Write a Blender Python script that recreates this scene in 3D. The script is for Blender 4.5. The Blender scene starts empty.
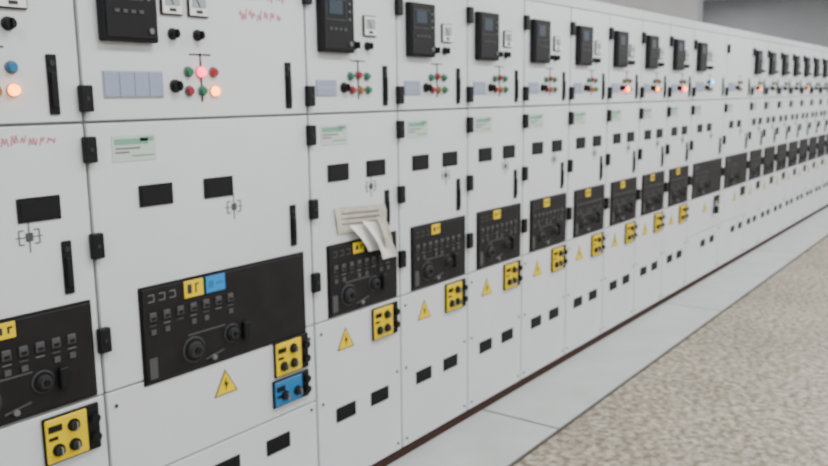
import bpy, bmesh, math, random
from mathutils import Matrix, Vector
random.seed(4)
S=bpy.context.scene
COL=S.collection

# ---------------------------------------------------------------- materials
def mat(name,col,rough=.5,metal=0,emit=None,es=0,noise=0,nscale=8,bump=0,bscale=200,spec=.5):
    m=bpy.data.materials.new(name);m.use_nodes=True
    nt=m.node_tree;b=nt.nodes['Principled BSDF']
    b.inputs['Base Color'].default_value=(*col,1)
    b.inputs['Roughness'].default_value=rough
    b.inputs['Metallic'].default_value=metal
    b.inputs['Specular IOR Level'].default_value=spec
    if emit:
        b.inputs['Emission Color'].default_value=(*emit,1);b.inputs['Emission Strength'].default_value=es
    if noise or bump:
        tc=nt.nodes.new('ShaderNodeTexCoord')
    if noise:
        n=nt.nodes.new('ShaderNodeTexNoise');n.inputs['Scale'].default_value=nscale;n.inputs['Detail'].default_value=5
        r=nt.nodes.new('ShaderNodeValToRGB')
        r.color_ramp.elements[0].position=.3;r.color_ramp.elements[1].position=.7
        r.color_ramp.elements[0].color=(*[c*(1-noise) for c in col],1)
        r.color_ramp.elements[1].color=(*[min(1,c*(1+noise)) for c in col],1)
        nt.links.new(tc.outputs['Object'],n.inputs['Vector']);nt.links.new(n.outputs['Fac'],r.inputs['Fac'])
        nt.links.new(r.outputs['Color'],b.inputs['Base Color'])
    if bump:
        n2=nt.nodes.new('ShaderNodeTexNoise');n2.inputs['Scale'].default_value=bscale
        bp=nt.nodes.new('ShaderNodeBump');bp.inputs['Strength'].default_value=bump;bp.inputs['Distance'].default_value=.002
        nt.links.new(tc.outputs['Object'],n2.inputs['Vector']);nt.links.new(n2.outputs['Fac'],bp.inputs['Height'])
        nt.links.new(bp.outputs['Normal'],b.inputs['Normal'])
    return m
WHITE=mat('powder_coat_white',(.625,.650,.675),.40,noise=.05,nscale=1.6,bump=.05,bscale=400)
FRAME=mat('frame_grey',(.22,.22,.23),.5)
CAP=mat('roof_paint',(.58,.60,.62),.5)
BLACK=mat('black_plastic',(.008,.008,.010),.5,spec=.22)
DARK=mat('mechanism_dark',(.012,.011,.012),.55,noise=.2,nscale=12,spec=.22)
DGREY=mat('dark_grey_plastic',(.03,.03,.033),.5,spec=.3)
GREY=mat('mid_grey_plastic',(.15,.15,.16),.5,spec=.3)
DPRINT=mat('dim_grey_print',(.075,.075,.08),.6,spec=.2)
LGREY=mat('light_grey_print',(.40,.40,.42),.5,spec=.3)
YEL=mat('yellow_paint',(.80,.57,.008),.5,spec=.3)
BLUE=mat('blue_paint',(.02,.17,.40),.45,spec=.3)
SKYB=mat('blue_tag',(.02,.25,.62),.45,spec=.3)
TAG=mat('grey_blue_nameplate',(.28,.32,.44),.45)
LABEL=mat('label_paper',(.50,.57,.52),.6)
LGREEN=mat('label_green_print',(.16,.36,.26),.6)
RED=mat('red_marker',(.60,.22,.28),.7)
PAPER=mat('paper',(.76,.76,.74),.8,noise=.05,nscale=20)
PAPER2=mat('old_paper',(.52,.48,.42),.8,noise=.15,nscale=30)
GLASS=mat('meter_face',(.30,.34,.38),.3)
SCREEN=mat('relay_screen',(.03,.045,.065),.3,spec=.3)
STEEL=mat('steel',(.5,.5,.5),.35,.9)
BASE=mat('base_brown',(.05,.024,.02),.7,spec=.2)
L_OFF={'g':mat('lens_green',(.02,.17,.08),.3),'r':mat('lens_red',(.30,.02,.03),.3),'o':mat('lens_amber',(.33,.15,.05),.3),'b':mat('lens_blue',(.02,.16,.36),.3)}
L_ON={'r':mat('lamp_red_lit',(.8,.02,.05),.3,emit=(1,.005,.06),es=8),'o':mat('lamp_amber_lit',(.9,.35,.02),.3,emit=(1,.22,.005),es=10),'b':mat('lamp_blue_lit',(.02,.4,.9),.3,emit=(.01,.42,1),es=8)}

# ---------------------------------------------------------------- part builder
class Part:
    def __init__(s): s.bm=bmesh.new(); s.mats=[]
    def mi(s,m):
        if m not in s.mats: s.mats.append(m)
        return s.mats.index(m)
    def box(s,x0,x1,y0,y1,z0,z1,m,bev=0,seg=1):
        r=bmesh.ops.create_cube(s.bm,size=1,matrix=Matrix.Translation(((x0+x1)/2,(y0+y1)/2,(z0+z1)/2))@Matrix.Diagonal((abs(x1-x0),abs(y1-y0),abs(z1-z0),1)))
        i=s.mi(m);fs={f for v in r['verts'] for f in v.link_faces}
        for f in fs:f.material_index=i
        if bev:
            es=list({e for v in r['verts'] for e in v.link_edges})
            q=bmesh.ops.bevel(s.bm,geom=es,offset=bev,segments=seg,affect='EDGES',profile=.5)
            for f in q['faces']:f.material_index=i
    def cyl(s,x,z,r,y0,y1,m,seg=20,r2=None):
        M=Matrix.Translation((x,(y0+y1)/2,z))@Matrix.Rotation(math.pi/2,4,'X')
        q=bmesh.ops.create_cone(s.bm,cap_ends=True,segments=seg,radius1=r,radius2=r if r2 is None else r2,depth=abs(y1-y0),matrix=M)
        i=s.mi(m)
        for f in {f for v in q['verts'] for f in v.link_faces}:f.material_index=i
    def poly(s,pts,y0,y1,m):
        i=s.mi(m)
        a=[s.bm.verts.new((x,y0,z)) for x,z in pts];b=[s.bm.verts.new((x,y1,z)) for x,z in pts]
        fs=[s.bm.faces.new(a),s.bm.faces.new(b[::-1])];n=len(pts)
        for k in range(n): fs.append(s.bm.faces.new((a[k],b[k],b[(k+1)%n],a[(k+1)%n])))
        for f in fs:f.material_index=i
    def line(s,pts,w,y0,y1,m):
        for (x0,z0),(x1,z1) in zip(pts,pts[1:]):
            d=Vector((x1-x0,z1-z0))
            if d.length<1e-6: continue
            n=Vector((-d.y,d.x)).normalized()*w/2
            s.poly([(x0+n.x,z0+n.y),(x1+n.x,z1+n.y),(x1-n.x,z1-n.y),(x0-n.x,z0-n.y)],y0,y1,m)
    def mesh(s,name):
        bmesh.ops.recalc_face_normals(s.bm,faces=s.bm.faces)
        me=bpy.data.meshes.new(name);s.bm.to_mesh(me);s.bm.free()
        for m in s.mats: me.materials.append(m)
        return me
def obj(name,me,parent=None,loc=(0,0,0)):
    o=bpy.data.objects.new(name,me);COL.objects.link(o);o.location=loc
    if parent:o.parent=parent
    return o
def scribble(p,x0,x1,z,h,m=RED,w=.003,y=-.0015):
    x=x0
    while x<x1:
        n=random.randint(4,6);pts=[]
        for k in range(n):
            pts.append((x+k*h*.16,z+(random.uniform(.5,1) if k%2 else random.uniform(0,.4))*h))
        p.line(pts,w,y,0.0,m);x+=n*h*.16+h*.06

# ---------------------------------------------------------------- cabinet meshes
ZS,ZT,ZL=1.63,2.20,.79   # split between doors, door top, lower panel line
G=.0055
def knob(p,x,z,r=.014):
    p.cyl(x,z,r*1.35,-.006,0,DGREY);p.cyl(x,z,r,-.026,-.006,BLACK);p.box(x-.003,x+.003,-.034,-.024,z-r,z+r,BLACK,.001)
def frame(W):
    p=Part()
    p.box(0,W,.014,1.2,.05,2.20,FRAME)
    p.box(0,W,.0,1.2,2.203,2.268,CAP,.004)
    p.box(0,W,.012,1.18,0,.05,BASE)
    return p.mesh('frame')
def doors(W,line2):
    p=Part()
    p.box(G,W-G,0,.02,ZS+G*.8,ZT,WHITE,.003,2); up=p.mesh('upper_door')
    p=Part()
    p.box(G,W-G,0,.02,ZL+G*.6,ZS-G*.8,WHITE,.003,2); lo=p.mesh('lower_door')
    p=Part()
    if line2:
        p.box(G,W-G,0,.02,.47+.003,ZL-.003,WHITE,.003,2); p.box(G,W-G,0,.02,.055,.467,WHITE,.003,2)
    else: p.box(G,W-G,0,.02,.055,ZL-.003,WHITE,.003,2)
    for x in (.035,W-.035):
        for z in (.09,.44,.74):
            p.cyl(x,z,.006,-.004,0,DGREY,10)
    bo=p.mesh('bottom_cover')
    return up,lo,bo
def hinges():
    p=Part()
    for z in (2.08,1.70,1.55,1.26,.965):
        p.box(-.016,.024,-.022,0,z-.039,z+.039,BLACK,.004,2)
        p.cyl(.004,z,.006,-.025,-.02,DGREY,10)
    return p.mesh('hinges')
def handles(W,wide):
    p=Part();dx=-.013 if wide else 0
    for z0,z1 in ((1.655,1.825),(1.13,1.29)):
        x0=W-.106+dx;x1=W-.074+dx
        p.box(x0,x1,-.006,0,z0,z1,BLACK,.003,2)
        p.box(x0+.007,x1-.007,-.014,-.005,z0+.02,z1-.05,BLACK,.003,2)
        p.cyl((x0+x1)/2,z1-.025,.008,-.010,-.005,DGREY,12)
    return p.mesh('handles')
def relay(x=.06,z=1.868):
    p=Part();w=.195;h=.235
    p.box(x,x+w,-.030,0,z,z+h,BLACK,.006,2)
    p.box(x+.010,x+w-.010,-.034,-.029,z+.010,z+h-.010,BLACK,.003)
    p.box(x+.04,x+w-.075,-.036,-.033,z+.145,z+h-.035,SCREEN,.001)
    p.line([(x+.025,z+.125),(x+.025,z+h-.03),(x+w-.055,z+h-.03),(x+w-.055,z+.125),(x+.025,z+.125)],.003,-.0355,-.033,DPRINT)
    for k in range(4): p.box(x+.04+k*.028,x+.056+k*.028,-.037,-.033,z+.085,z+.095,DPRINT)
    for k in range(3): p.cyl(x+w-.035,z+.19-k*.03,.005,-.037,-.033,GREY,10)
    p.cyl(x+w-.03,z+.035,.009,-.039,-.033,GREY,12)
    return p.mesh('protection_relay')
def meters(xs,kx,z=1.941):
    p=Part()
    for x in xs:
        p.box(x,x+.085,-.010,0,z,z+.085,DGREY,.003)
        p.box(x+.005,x+.080,-.012,-.009,z+.005,z+.080,PAPER)
        p.box(x+.014,x+.071,-.014,-.011,z+.030,z+.071,GLASS)
        p.line([(x+.045,z+.033),(x+.028,z+.062)],.003,-.0155,-.014,BLACK)
        p.box(x+.030,x+.055,-.014,-.011,z+.012,z+.022,DGREY)
    for x in kx: knob(p,x,1.902)
    return p.mesh('panel_meters')
def lamps(W,wide,lit,kind='n'):
    p=Part()
    if wide: L=[('g',.387,1.783),('r',.437,1.783),('r',.492,1.783),('r',.387,1.721),('g',.441,1.721),('o',.492,1.720)];k=(.332,1.737);cx=.44
    else: L=[('g',.253,1.778),('r',.303,1.783),('g',.357,1.778),('r',.262,1.722),('o',.314,1.722),('g',.364,1.722)];k=(.212,1.732);cx=.303
    if kind=='p0': L[2]=('b',.364,1.786);L[5]=('o',.364,1.725)
    p.line([(cx-.045,1.840),(cx+.045,1.840)],.004,-.002,0,BLACK)
    p.line([(cx,1.845),(cx,1.685)],.006,-.0022,0,BLACK)
    for i,(c,x,z) in enumerate(L):
        on=i in lit
        p.cyl(x,z,.018,-.005,0,GREY)
        cc=lit[i] if on else c
        if on: p.cyl(x,z,.0165,-.018,-.005,L_ON[cc],20,.013)
        else: p.cyl(x,z,.0145,-.018,-.005,L_OFF[cc],20,.011)
    knob(p,k[0],k[1],.016)
    return p.mesh('indicator_lamps')
def nameplate(wide):
    p=Part()
    if wide:
        p.box(.07,.285,-.003,0,1.70,1.783,LGREY)
        for k in range(4): p.box(.073+k*.053,.073+k*.053+.050,-.006,-.002,1.704,1.779,TAG,.001)
    else: p.box(.05,.165,-.005,0,1.70,1.762,TAG,.001);p.box(.06,.155,-.006,-.004,1.728,1.734,LGREY)
    return p.mesh('nameplate')
def label(x):
    p=Part()
    p.box(x,x+.158,-.002,0,1.506,1.586,LABEL)
    p.box(x+.008,x+.130,-.003,-.001,1.558,1.576,LGREEN)
    p.box(x+.10,x+.150,-.003,-.001,1.566,1.580,LGREEN)
    for k,(a,b) in enumerate(((.01,.10),(.01,.06),(.07,.148))): p.box(x+a,x+b,-.003,-.001,1.544-k*.012,1.549-k*.012,GREY if k<2 else LGREEN)
    return p.mesh('maker_label')
def windows(xs,zc=1.392,h=.070,w=.130):
    p=Part()
    for x in xs:
        p.box(x,x+w,-.005,0,zc-h/2,zc+h/2,BLACK,.002)
        p.box(x+.01,x+w-.01,-.0065,-.004,zc-h/2+.01,zc+h/2-.01,BLACK)
    return p.mesh('inspection_windows')
def vents(xs):
    p=Part()
    for x in xs:
        p.box(x,x+.127,-.004,0,.332,.396,BLACK,.002)
        for k in range(4): p.box(x+.01,x+.117,-.007,-.003,.341+k*.012,.345+k*.012,BLACK)
    return p.mesh('pressure_vents')
def emblem(x,z=1.316):
    p=Part()
    p.line([(x-.040,z),(x+.040,z)],.003,-.0015,0,GREY)
    p.line([(x,z-.045),(x,z+.045)],.004,-.0017,0,GREY)
    for a,b in ((-.03,.02),(.03,.02),(-.03,-.02),(.03,-.02)): p.line([(x+a*.5,z+b),(x+a,z+b),(x+a,z)],.004,-.0015,0,GREY)
    p.box(x-.010,x+.010,-.003,0,z-.012,z+.012,DPRINT)
    return p.mesh('mimic_symbol')
def mech(x0,x1,z0=.797,z1=1.10,wide=False,tag=True):
    p=Part()
    p.box(x0,x1,-.004,0,z0,z1,BLACK,.003)
    p.box(x0+.008,x1-.008,-.010,-.003,z0+.008,z1-.008,DARK,.003)
    y=-.010
    for k in range(3):  # pictograms
        x=x0+.030+k*.042
        p.line([(x,z1-.030),(x+.022,z1-.030),(x+.022,z1-.052),(x,z1-.052)],.0035,y-.002,y,GREY if wide else DPRINT)
    tx=x0+(.172 if wide else .155)
    if tag:
        w=.080 if wide else .068;h=.058 if wide else .046
        p.box(tx,tx+w,y-.004,y,z1-.010-h,z1-.010,YEL,.001)
        p.box(tx+.012,tx+.030,y-.005,y-.003,z1-h+.004,z1-.022,DGREY)
        p.box(tx+.044,tx+.050,y-.005,y-.003,z1-h+.004,z1-.022,DGREY);p.box(tx+.044,tx+.060,y-.005,y-.003,z1-.028,z1-.022,DGREY)
    if wide and tag:
        p.box(tx+.092,tx+.176,y-.004,y,z1-.068,z1-.010,SKYB,.001)
        p.box(tx+.102,tx+.124,y-.005,y-.003,z1-.050,z1-.026,BLUE);p.box(tx+.136,tx+.165,y-.005,y-.003,z1-.042,z1-.034,BLUE)
    n=7 if wide else 8
    wspan=.38 if wide else (x1-x0-.07)
    for k in range(n):
        x=x0+.030+k*wspan/n
        p.box(x,x+.026,y-.006,y,z1-.118,z1-.088,DPRINT,.002)
        p.box(x+.005,x+.021,y-.008,y-.005,z1-.112,z1-.103,BLACK)
        p.line([(x,z1-.132),(x+.026,z1-.132)],.003,y-.002,y,GREY if k%2 else DPRINT)
        if k%3!=2: p.box(x+.004,x+.022,y-.004,y,z1-.162,z1-.145,DPRINT)
    b=x0+(.20 if wide else .12)
    for i,(dx,dz,r) in enumerate(((0,.078,.040),(.17,.095,.030))):
        p.cyl(b+dx,z0+dz,r*1.15,y-.002,y,DPRINT,24)
        p.cyl(b+dx,z0+dz,r,y-.008,y,BLACK,24);p.cyl(b+dx,z0+dz,r*.75,y-.022,y-.008,DGREY,24,r*.6)
        p.cyl(b+dx,z0+dz,r*.3,y-.030,y-.020,BLACK,12)
    p.line([(b+.05,z0+.03),(b+.13,z0+.045)],.005,y-.003,y,DPRINT)
    p.cyl(b+.082,z0+.030,.009,y-.012,y,GREY,14)
    p.box(b-.02,b+.14,y-.003,y,z0+.130,z0+.135,DPRINT)
    p.box(b+.215,b+.245,y-.02,y,z0+.06,z0+.125,BLACK,.004)
    p.box(x0+.02,x0+.05,y-.003,y,z0+.02,z0+.09,DPRINT)
    return p.mesh('mechanism_panel')
def lock(x0,x1,z0,z1,c):
    p=Part()
    p.box(x0,x1,-.010,0,z0,z1,BLACK,.003)
    if c is None: return p.mesh('key_interlock')
    xa=x1-.045
    p.box(x0+.004,xa,-.016,-.009,z0+.006,z1-.006,c,.003)
    h=z1-z0
    for fx,fz in ((.28,.30),(.66,.30),(.66,.72)) if c==YEL else ((.35,.4),(.8,.4)):
        x=x0+fx*(xa-x0);z=z0+fz*h
        p.cyl(x,z,.019,-.022,-.015,BLACK,18);p.cyl(x,z,.013,-.034,-.022,DGREY,16);p.box(x-.002,x+.002,-.042,-.032,z-.012,z+.012,STEEL)
    p.box(x0+.012,x0+.055,-.018,-.015,z1-.045,z1-.025,BLACK);p.box(x0+.012,x0+.040,-.018,-.015,z1-.070,z1-.060,BLACK)
    for k in range(2): p.cyl(x1-.022,z0+h*(.3+.4*k),.015,-.028,-.01,BLACK,16)
    return p.mesh('key_interlock')
def tri(x,z=.643,w=.108,h=.093):
    p=Part()
    p.poly([(x-w/2,z),(x+w/2,z),(x,z+h)],-.0015,0,BLACK)
    p.poly([(x-w/2+.007,z+.004),(x+w/2-.007,z+.004),(x,z+h-.008)],-.0028,-.001,YEL)
    p.poly([(x+.002,z+.062),(x-.011,z+.036),(x-.001,z+.038),(x-.004,z+.014),(x+.012,z+.044),(x+.002,z+.042)],-.004,-.0025,BLACK)
    return p.mesh('warning_label')

NW=.57
n_frame=frame(NW);n_d=doors(NW,False);H_=hinges()
n_handles=handles(NW,False);n_relay=relay();n_met=meters([.337],[.282,.365]);n_np=nameplate(False);n_lab=label(.068)
n_win=windows([.10,.343]);n_vent=vents([.113,.343]);n_emb=emblem(.373);n_mech=mech(.08,.543);n_mech2=mech(.08,.543,tag=False);n_lock=lock(.357,.540,.63,.777,YEL);n_tri=tri(.185)
def cabinet(X0,W=NW,wide=False,lit={},kind='n',lockc=YEL,blank=False):
    e=bpy.data.objects.new('switchgear_cabinet',None);COL.objects.link(e);e.location=(X0,0,0)
    if wide:
        fr=frame(W);d=doors(W,True)
        L=[fr,*d,H_,handles(W,True)]
        if not blank: L+=[relay(.065),meters([.29,.396],[.333,.433],1.96)]
        L+=[lamps(W,True,lit),nameplate(True),label(.085),windows([.168,.425]),vents([.40,.66]),emblem(.556),
            mech(.14 if kind=='w1' else .09,W-(.053 if kind=='w1' else .02),.77 if kind=='w1' else .795,1.10,True,kind=='w1'),tri(.478)]
        if kind=='w1':
            L+=[lock(W-.234,W-.048,.631,.772,YEL),lock(W-.247,W-.05,.512,.622,BLUE)]
        else: L+=[lock(W-.2,W-.05,.67,.76,None)]
    else:
        L=[n_frame,*n_d,H_,n_handles,n_relay,n_met,lamps(W,False,lit,kind),n_np,n_lab,n_win,n_vent,n_emb,n_mech if lockc else n_mech2,n_tri]
        L+=[n_lock] if lockc else [lock(.40,.52,.68,.76,None)]
    for me in L: obj(me.name.split('.')[0],me,e)
    return e
C=[]
C.append(cabinet(.250))
C.append(cabinet(.820,lit={5:'o'} ,kind='p0'))
C.append(cabinet(1.390,.948,True,{1:'r',5:'o'},'w1'))
x=2.338
litmap={5:{3:'r',4:'o'},6:{4:'o'},7:{4:'r',5:'o'}}
for k in range(8):
    C.append(cabinet(x,lit=litmap.get(k,{})));x+=.57
C.append(cabinet(x,.93,True,{2:'b'},'w2'));x+=.93
C.append(cabinet(x,.87,True,{},'w2',blank=True));x+=.87
for k in range(14):
    C.append(cabinet(x,lit={4:'o',3:'r'} if k==0 else ({4:'o'} if k in (4,) else {}),lockc=None));x+=.57
XE=x
# marker notes
p=Part();scribble(p,.20,.48,1.570,.032,w=.0035);obj('marker_writing',p.mesh('marker_writing'),C[1])
p=Part();scribble(p,.57,.80,2.03,.055,w=.005);scribble(p,.62,.82,1.965,.045,w=.005);obj('marker_writing',p.mesh('marker_writing'),C[2])
# door sheets taped on cabinet
def sheet(name,pts,m,y=-.012,curl=.02):
    bm=bmesh.new();N=8;g=[]
    for j in range(N+1):
        r=[]
        for i in range(N+1):
            s_,t=i/N,j/N
            a=Vector(pts[0]).lerp(Vector(pts[1]),s_);b=Vector(pts[3]).lerp(Vector(pts[2]),s_);q=a.lerp(b,t)
            r.append(bm.verts.new((q.x,y-curl*math.sin(t*2.6)*(.6+.4*math.cos(s_*5)),q.y)))
        g.append(r)
    for j in range(N):
        for i in range(N): bm.faces.new((g[j][i],g[j][i+1],g[j+1][i+1],g[j+1][i]))
    me=bpy.data.meshes.new(name);bm.to_mesh(me);bm.free();me.materials.append(m)
    o=obj(name,me,C[3]);so=o.modifiers.new('t','SOLIDIFY');so.thickness=.0008;return o
sheet('taped_notice',[(.13,1.250),(.48,1.228),(.46,1.120),(.15,1.140)],PAPER2,-.004,.004)
sheet('hanging_tag_sheet',[(.20,1.170),(.31,1.160),(.43,1.035),(.31,1.045)],PAPER,-.022,.02)
sheet('hanging_tag_sheet',[(.27,1.180),(.37,1.165),(.50,.995),(.385,1.00)],PAPER,-.034,.03)
sheet('hanging_tag_sheet',[(.35,1.185),(.41,1.18),(.455,1.05),(.40,1.055)],PAPER2,-.046,.015)
p=Part()
for k in range(3): p.line([(.17,1.222-k*.022),(.42,1.209-k*.022)],.004,-.0105,-.0090,GREY)
obj('notice_print',p.mesh('notice_print'),C[3])
# padlock on far wide cabinet
p=Part();p.box(.70,.76,-.045,-.012,.60,.67,BLACK,.006,2);p.line([(.712,.67),(.712,.71),(.748,.71),(.748,.67)],.008,-.032,-.024,STEEL);obj('padlock',p.mesh('padlock'),C[11])

# ---------------------------------------------------------------- room
def floor_mat():
    m=bpy.data.materials.new('pebble_floor');m.use_nodes=True;nt=m.node_tree;b=nt.nodes['Principled BSDF']
    tc=nt.nodes.new('ShaderNodeTexCoord')
    v=nt.nodes.new('ShaderNodeTexVoronoi');v.inputs['Scale'].default_value=45
    n=nt.nodes.new('ShaderNodeTexNoise');n.inputs['Scale'].default_value=24;n.inputs['Detail'].default_value=6
    n3=nt.nodes.new('ShaderNodeTexNoise');n3.inputs['Scale'].default_value=1.3;n3.inputs['Detail'].default_value=3
    for q in (v,n,n3): nt.links.new(tc.outputs['Object'],q.inputs['Vector'])
    r=nt.nodes.new('ShaderNodeValToRGB')
    e=r.color_ramp.elements;e[0].position=.38;e[0].color=(.19,.160,.125,1);e[1].position=.60;e[1].color=(.42,.385,.325,1)
    nt.links.new(n.outputs['Fac'],r.inputs['Fac'])
    bw=nt.nodes.new('ShaderNodeRGBToBW');nt.links.new(v.outputs['Color'],bw.inputs['Color'])
    r2=nt.nodes.new('ShaderNodeValToRGB');e=r2.color_ramp.elements;e[0].position=.25;e[0].color=(.68,.64,.58,1);e[1].position=.75;e[1].color=(1.08,1.07,1.05,1)
    nt.links.new(bw.outputs['Val'],r2.inputs['Fac'])
    mx=nt.nodes.new('ShaderNodeMixRGB');mx.blend_type='MULTIPLY';mx.inputs['Fac'].default_value=1
    nt.links.new(r.outputs['Color'],mx.inputs['Color1']);nt.links.new(r2.outputs['Color'],mx.inputs['Color2'])
    r3=nt.nodes.new('ShaderNodeValToRGB');e=r3.color_ramp.elements;e[0].position=.3;e[0].color=(.85,.85,.85,1);e[1].position=.7;e[1].color=(1.1,1.1,1.1,1)
    nt.links.new(n3.outputs['Fac'],r3.inputs['Fac'])
    mx2=nt.nodes.new('ShaderNodeMixRGB');mx2.blend_type='MULTIPLY';mx2.inputs['Fac'].default_value=1
    nt.links.new(mx.outputs['Color'],mx2.inputs['Color1']);nt.links.new(r3.outputs['Color'],mx2.inputs['Color2'])
    nt.links.new(mx2.outputs['Color'],b.inputs['Base Color']);b.inputs['Roughness'].default_value=.6
    return m
FLOOR=floor_mat()
WALL=mat('wall_paint',(.55,.54,.54),.8,noise=.04,nscale=2)
WALLD=mat('wall_paint_grey',(.43,.44,.46),.8,noise=.05,nscale=2)
CEIL=mat('ceiling_paint',(.72,.72,.72),.85)
PLATE=mat('trench_plate',(.43,.45,.445),.5,noise=.08,nscale=3.5,bump=.1,bscale=60)
SEAM=mat('seam_dark',(.07,.06,.055),.7)
def room(name,*b,m):
    p=Part();p.box(*b,m);return obj(name,p.mesh(name))
XR=XE+1.5
room('floor',-3,XR,-6.5,4.0,-.12,0,m=FLOOR)
room('ceiling',-3,XR,-6.5,4.0,3.6,3.7,m=CEIL)
room('wall_back',-3,11.6,1.5,1.7,0,3.6,m=WALL)
room('wall_back_return',11.6,11.8,1.5,4.0,0,3.6,m=WALLD)
room('wall_recess',11.8,XR,3.8,4.0,0,3.6,m=WALLD)
room('wall_right',XR,XR+.2,-6.5,4.0,0,3.6,m=WALLD)
room('wall_left',-3.2,-3,-6.5,4.0,0,3.6,m=WALL)
room('wall_front',-3,XR,-6.7,-6.5,0,3.6,m=WALL)
# trench covers: plates along the row
p=Part();x=-1.97
while x<XR-.1:
    x2=min(x+2.8,XR-.02);p.box(x+.009,x2-.009,-.452,.0,.002,.010,PLATE,.002);x=x2
p.box(-3,XR,-.468,-.455,0.0005,.010,SEAM)
p.box(-3,XR,-.455,.006,0.0005,.003,SEAM)
obj('cable_trench_cover',p.mesh('cable_trench_cover'))

# added ceiling luminaires, out of view, put in to light the room
LH=mat('added_lamp_housing',(.7,.7,.7),.5);LT=mat('added_lamp_tube',(1,1,1),.5,emit=(.98,1,.99),es=4)
def added_luminaire(xx,yy,e_w):
    e=bpy.data.objects.new('added_ceiling_luminaire',None);COL.objects.link(e);e.location=(xx,yy,3.6)
    p=Part();p.box(-.65,.65,-.15,.15,-.07,0,LH,.01)
    p.box(-.60,.60,-.10,-.06,-.095,-.07,LT,.008);p.box(-.60,.60,.06,.10,-.095,-.07,LT,.008)
    obj('housing',p.mesh('housing'),e)
    l=bpy.data.lights.new('added_area_light','AREA');l.shape='RECTANGLE';l.size=1.3;l.size_y=.5;l.energy=e_w;l.color=(.98,1,.99)  # added area lamp, wider than the tubes above it
    lo=bpy.data.objects.new('added_area_light',l);COL.objects.link(lo);lo.parent=e;lo.location=(0,0,-.11)
for yy in (-1.6,-4.4):
    for k in range(7): added_luminaire(-1+k*3,yy,(60,66,74,74,74,74,74)[k])
added_luminaire(14,2.7,50);added_luminaire(16.5,2.7,30)  # two more added lamps over the wall recess, out of view
w=bpy.data.worlds.new('World');S.world=w;w.use_nodes=True
w.node_tree.nodes['Background'].inputs[0].default_value=(.7,.75,.8,1);w.node_tree.nodes['Background'].inputs[1].default_value=.4

# ---------------------------------------------------------------- camera
cd=bpy.data.cameras.new('camera');cam=bpy.data.objects.new('camera',cd);COL.objects.link(cam)
cd.sensor_width=36;cd.lens=822/828*36;cd.clip_start=.05
M=Matrix(((.5938,.1398,-.7924),(-.8046,.0898,-.5871),(-.0109,.9861,.1657)))
cam.matrix_world=Matrix.Translation((0,-2.236,1.70))@M.to_quaternion().to_matrix().to_4x4()
cd.dof.use_dof=True;cd.dof.focus_distance=.95;cd.dof.aperture_fstop=8.5
S.camera=cam
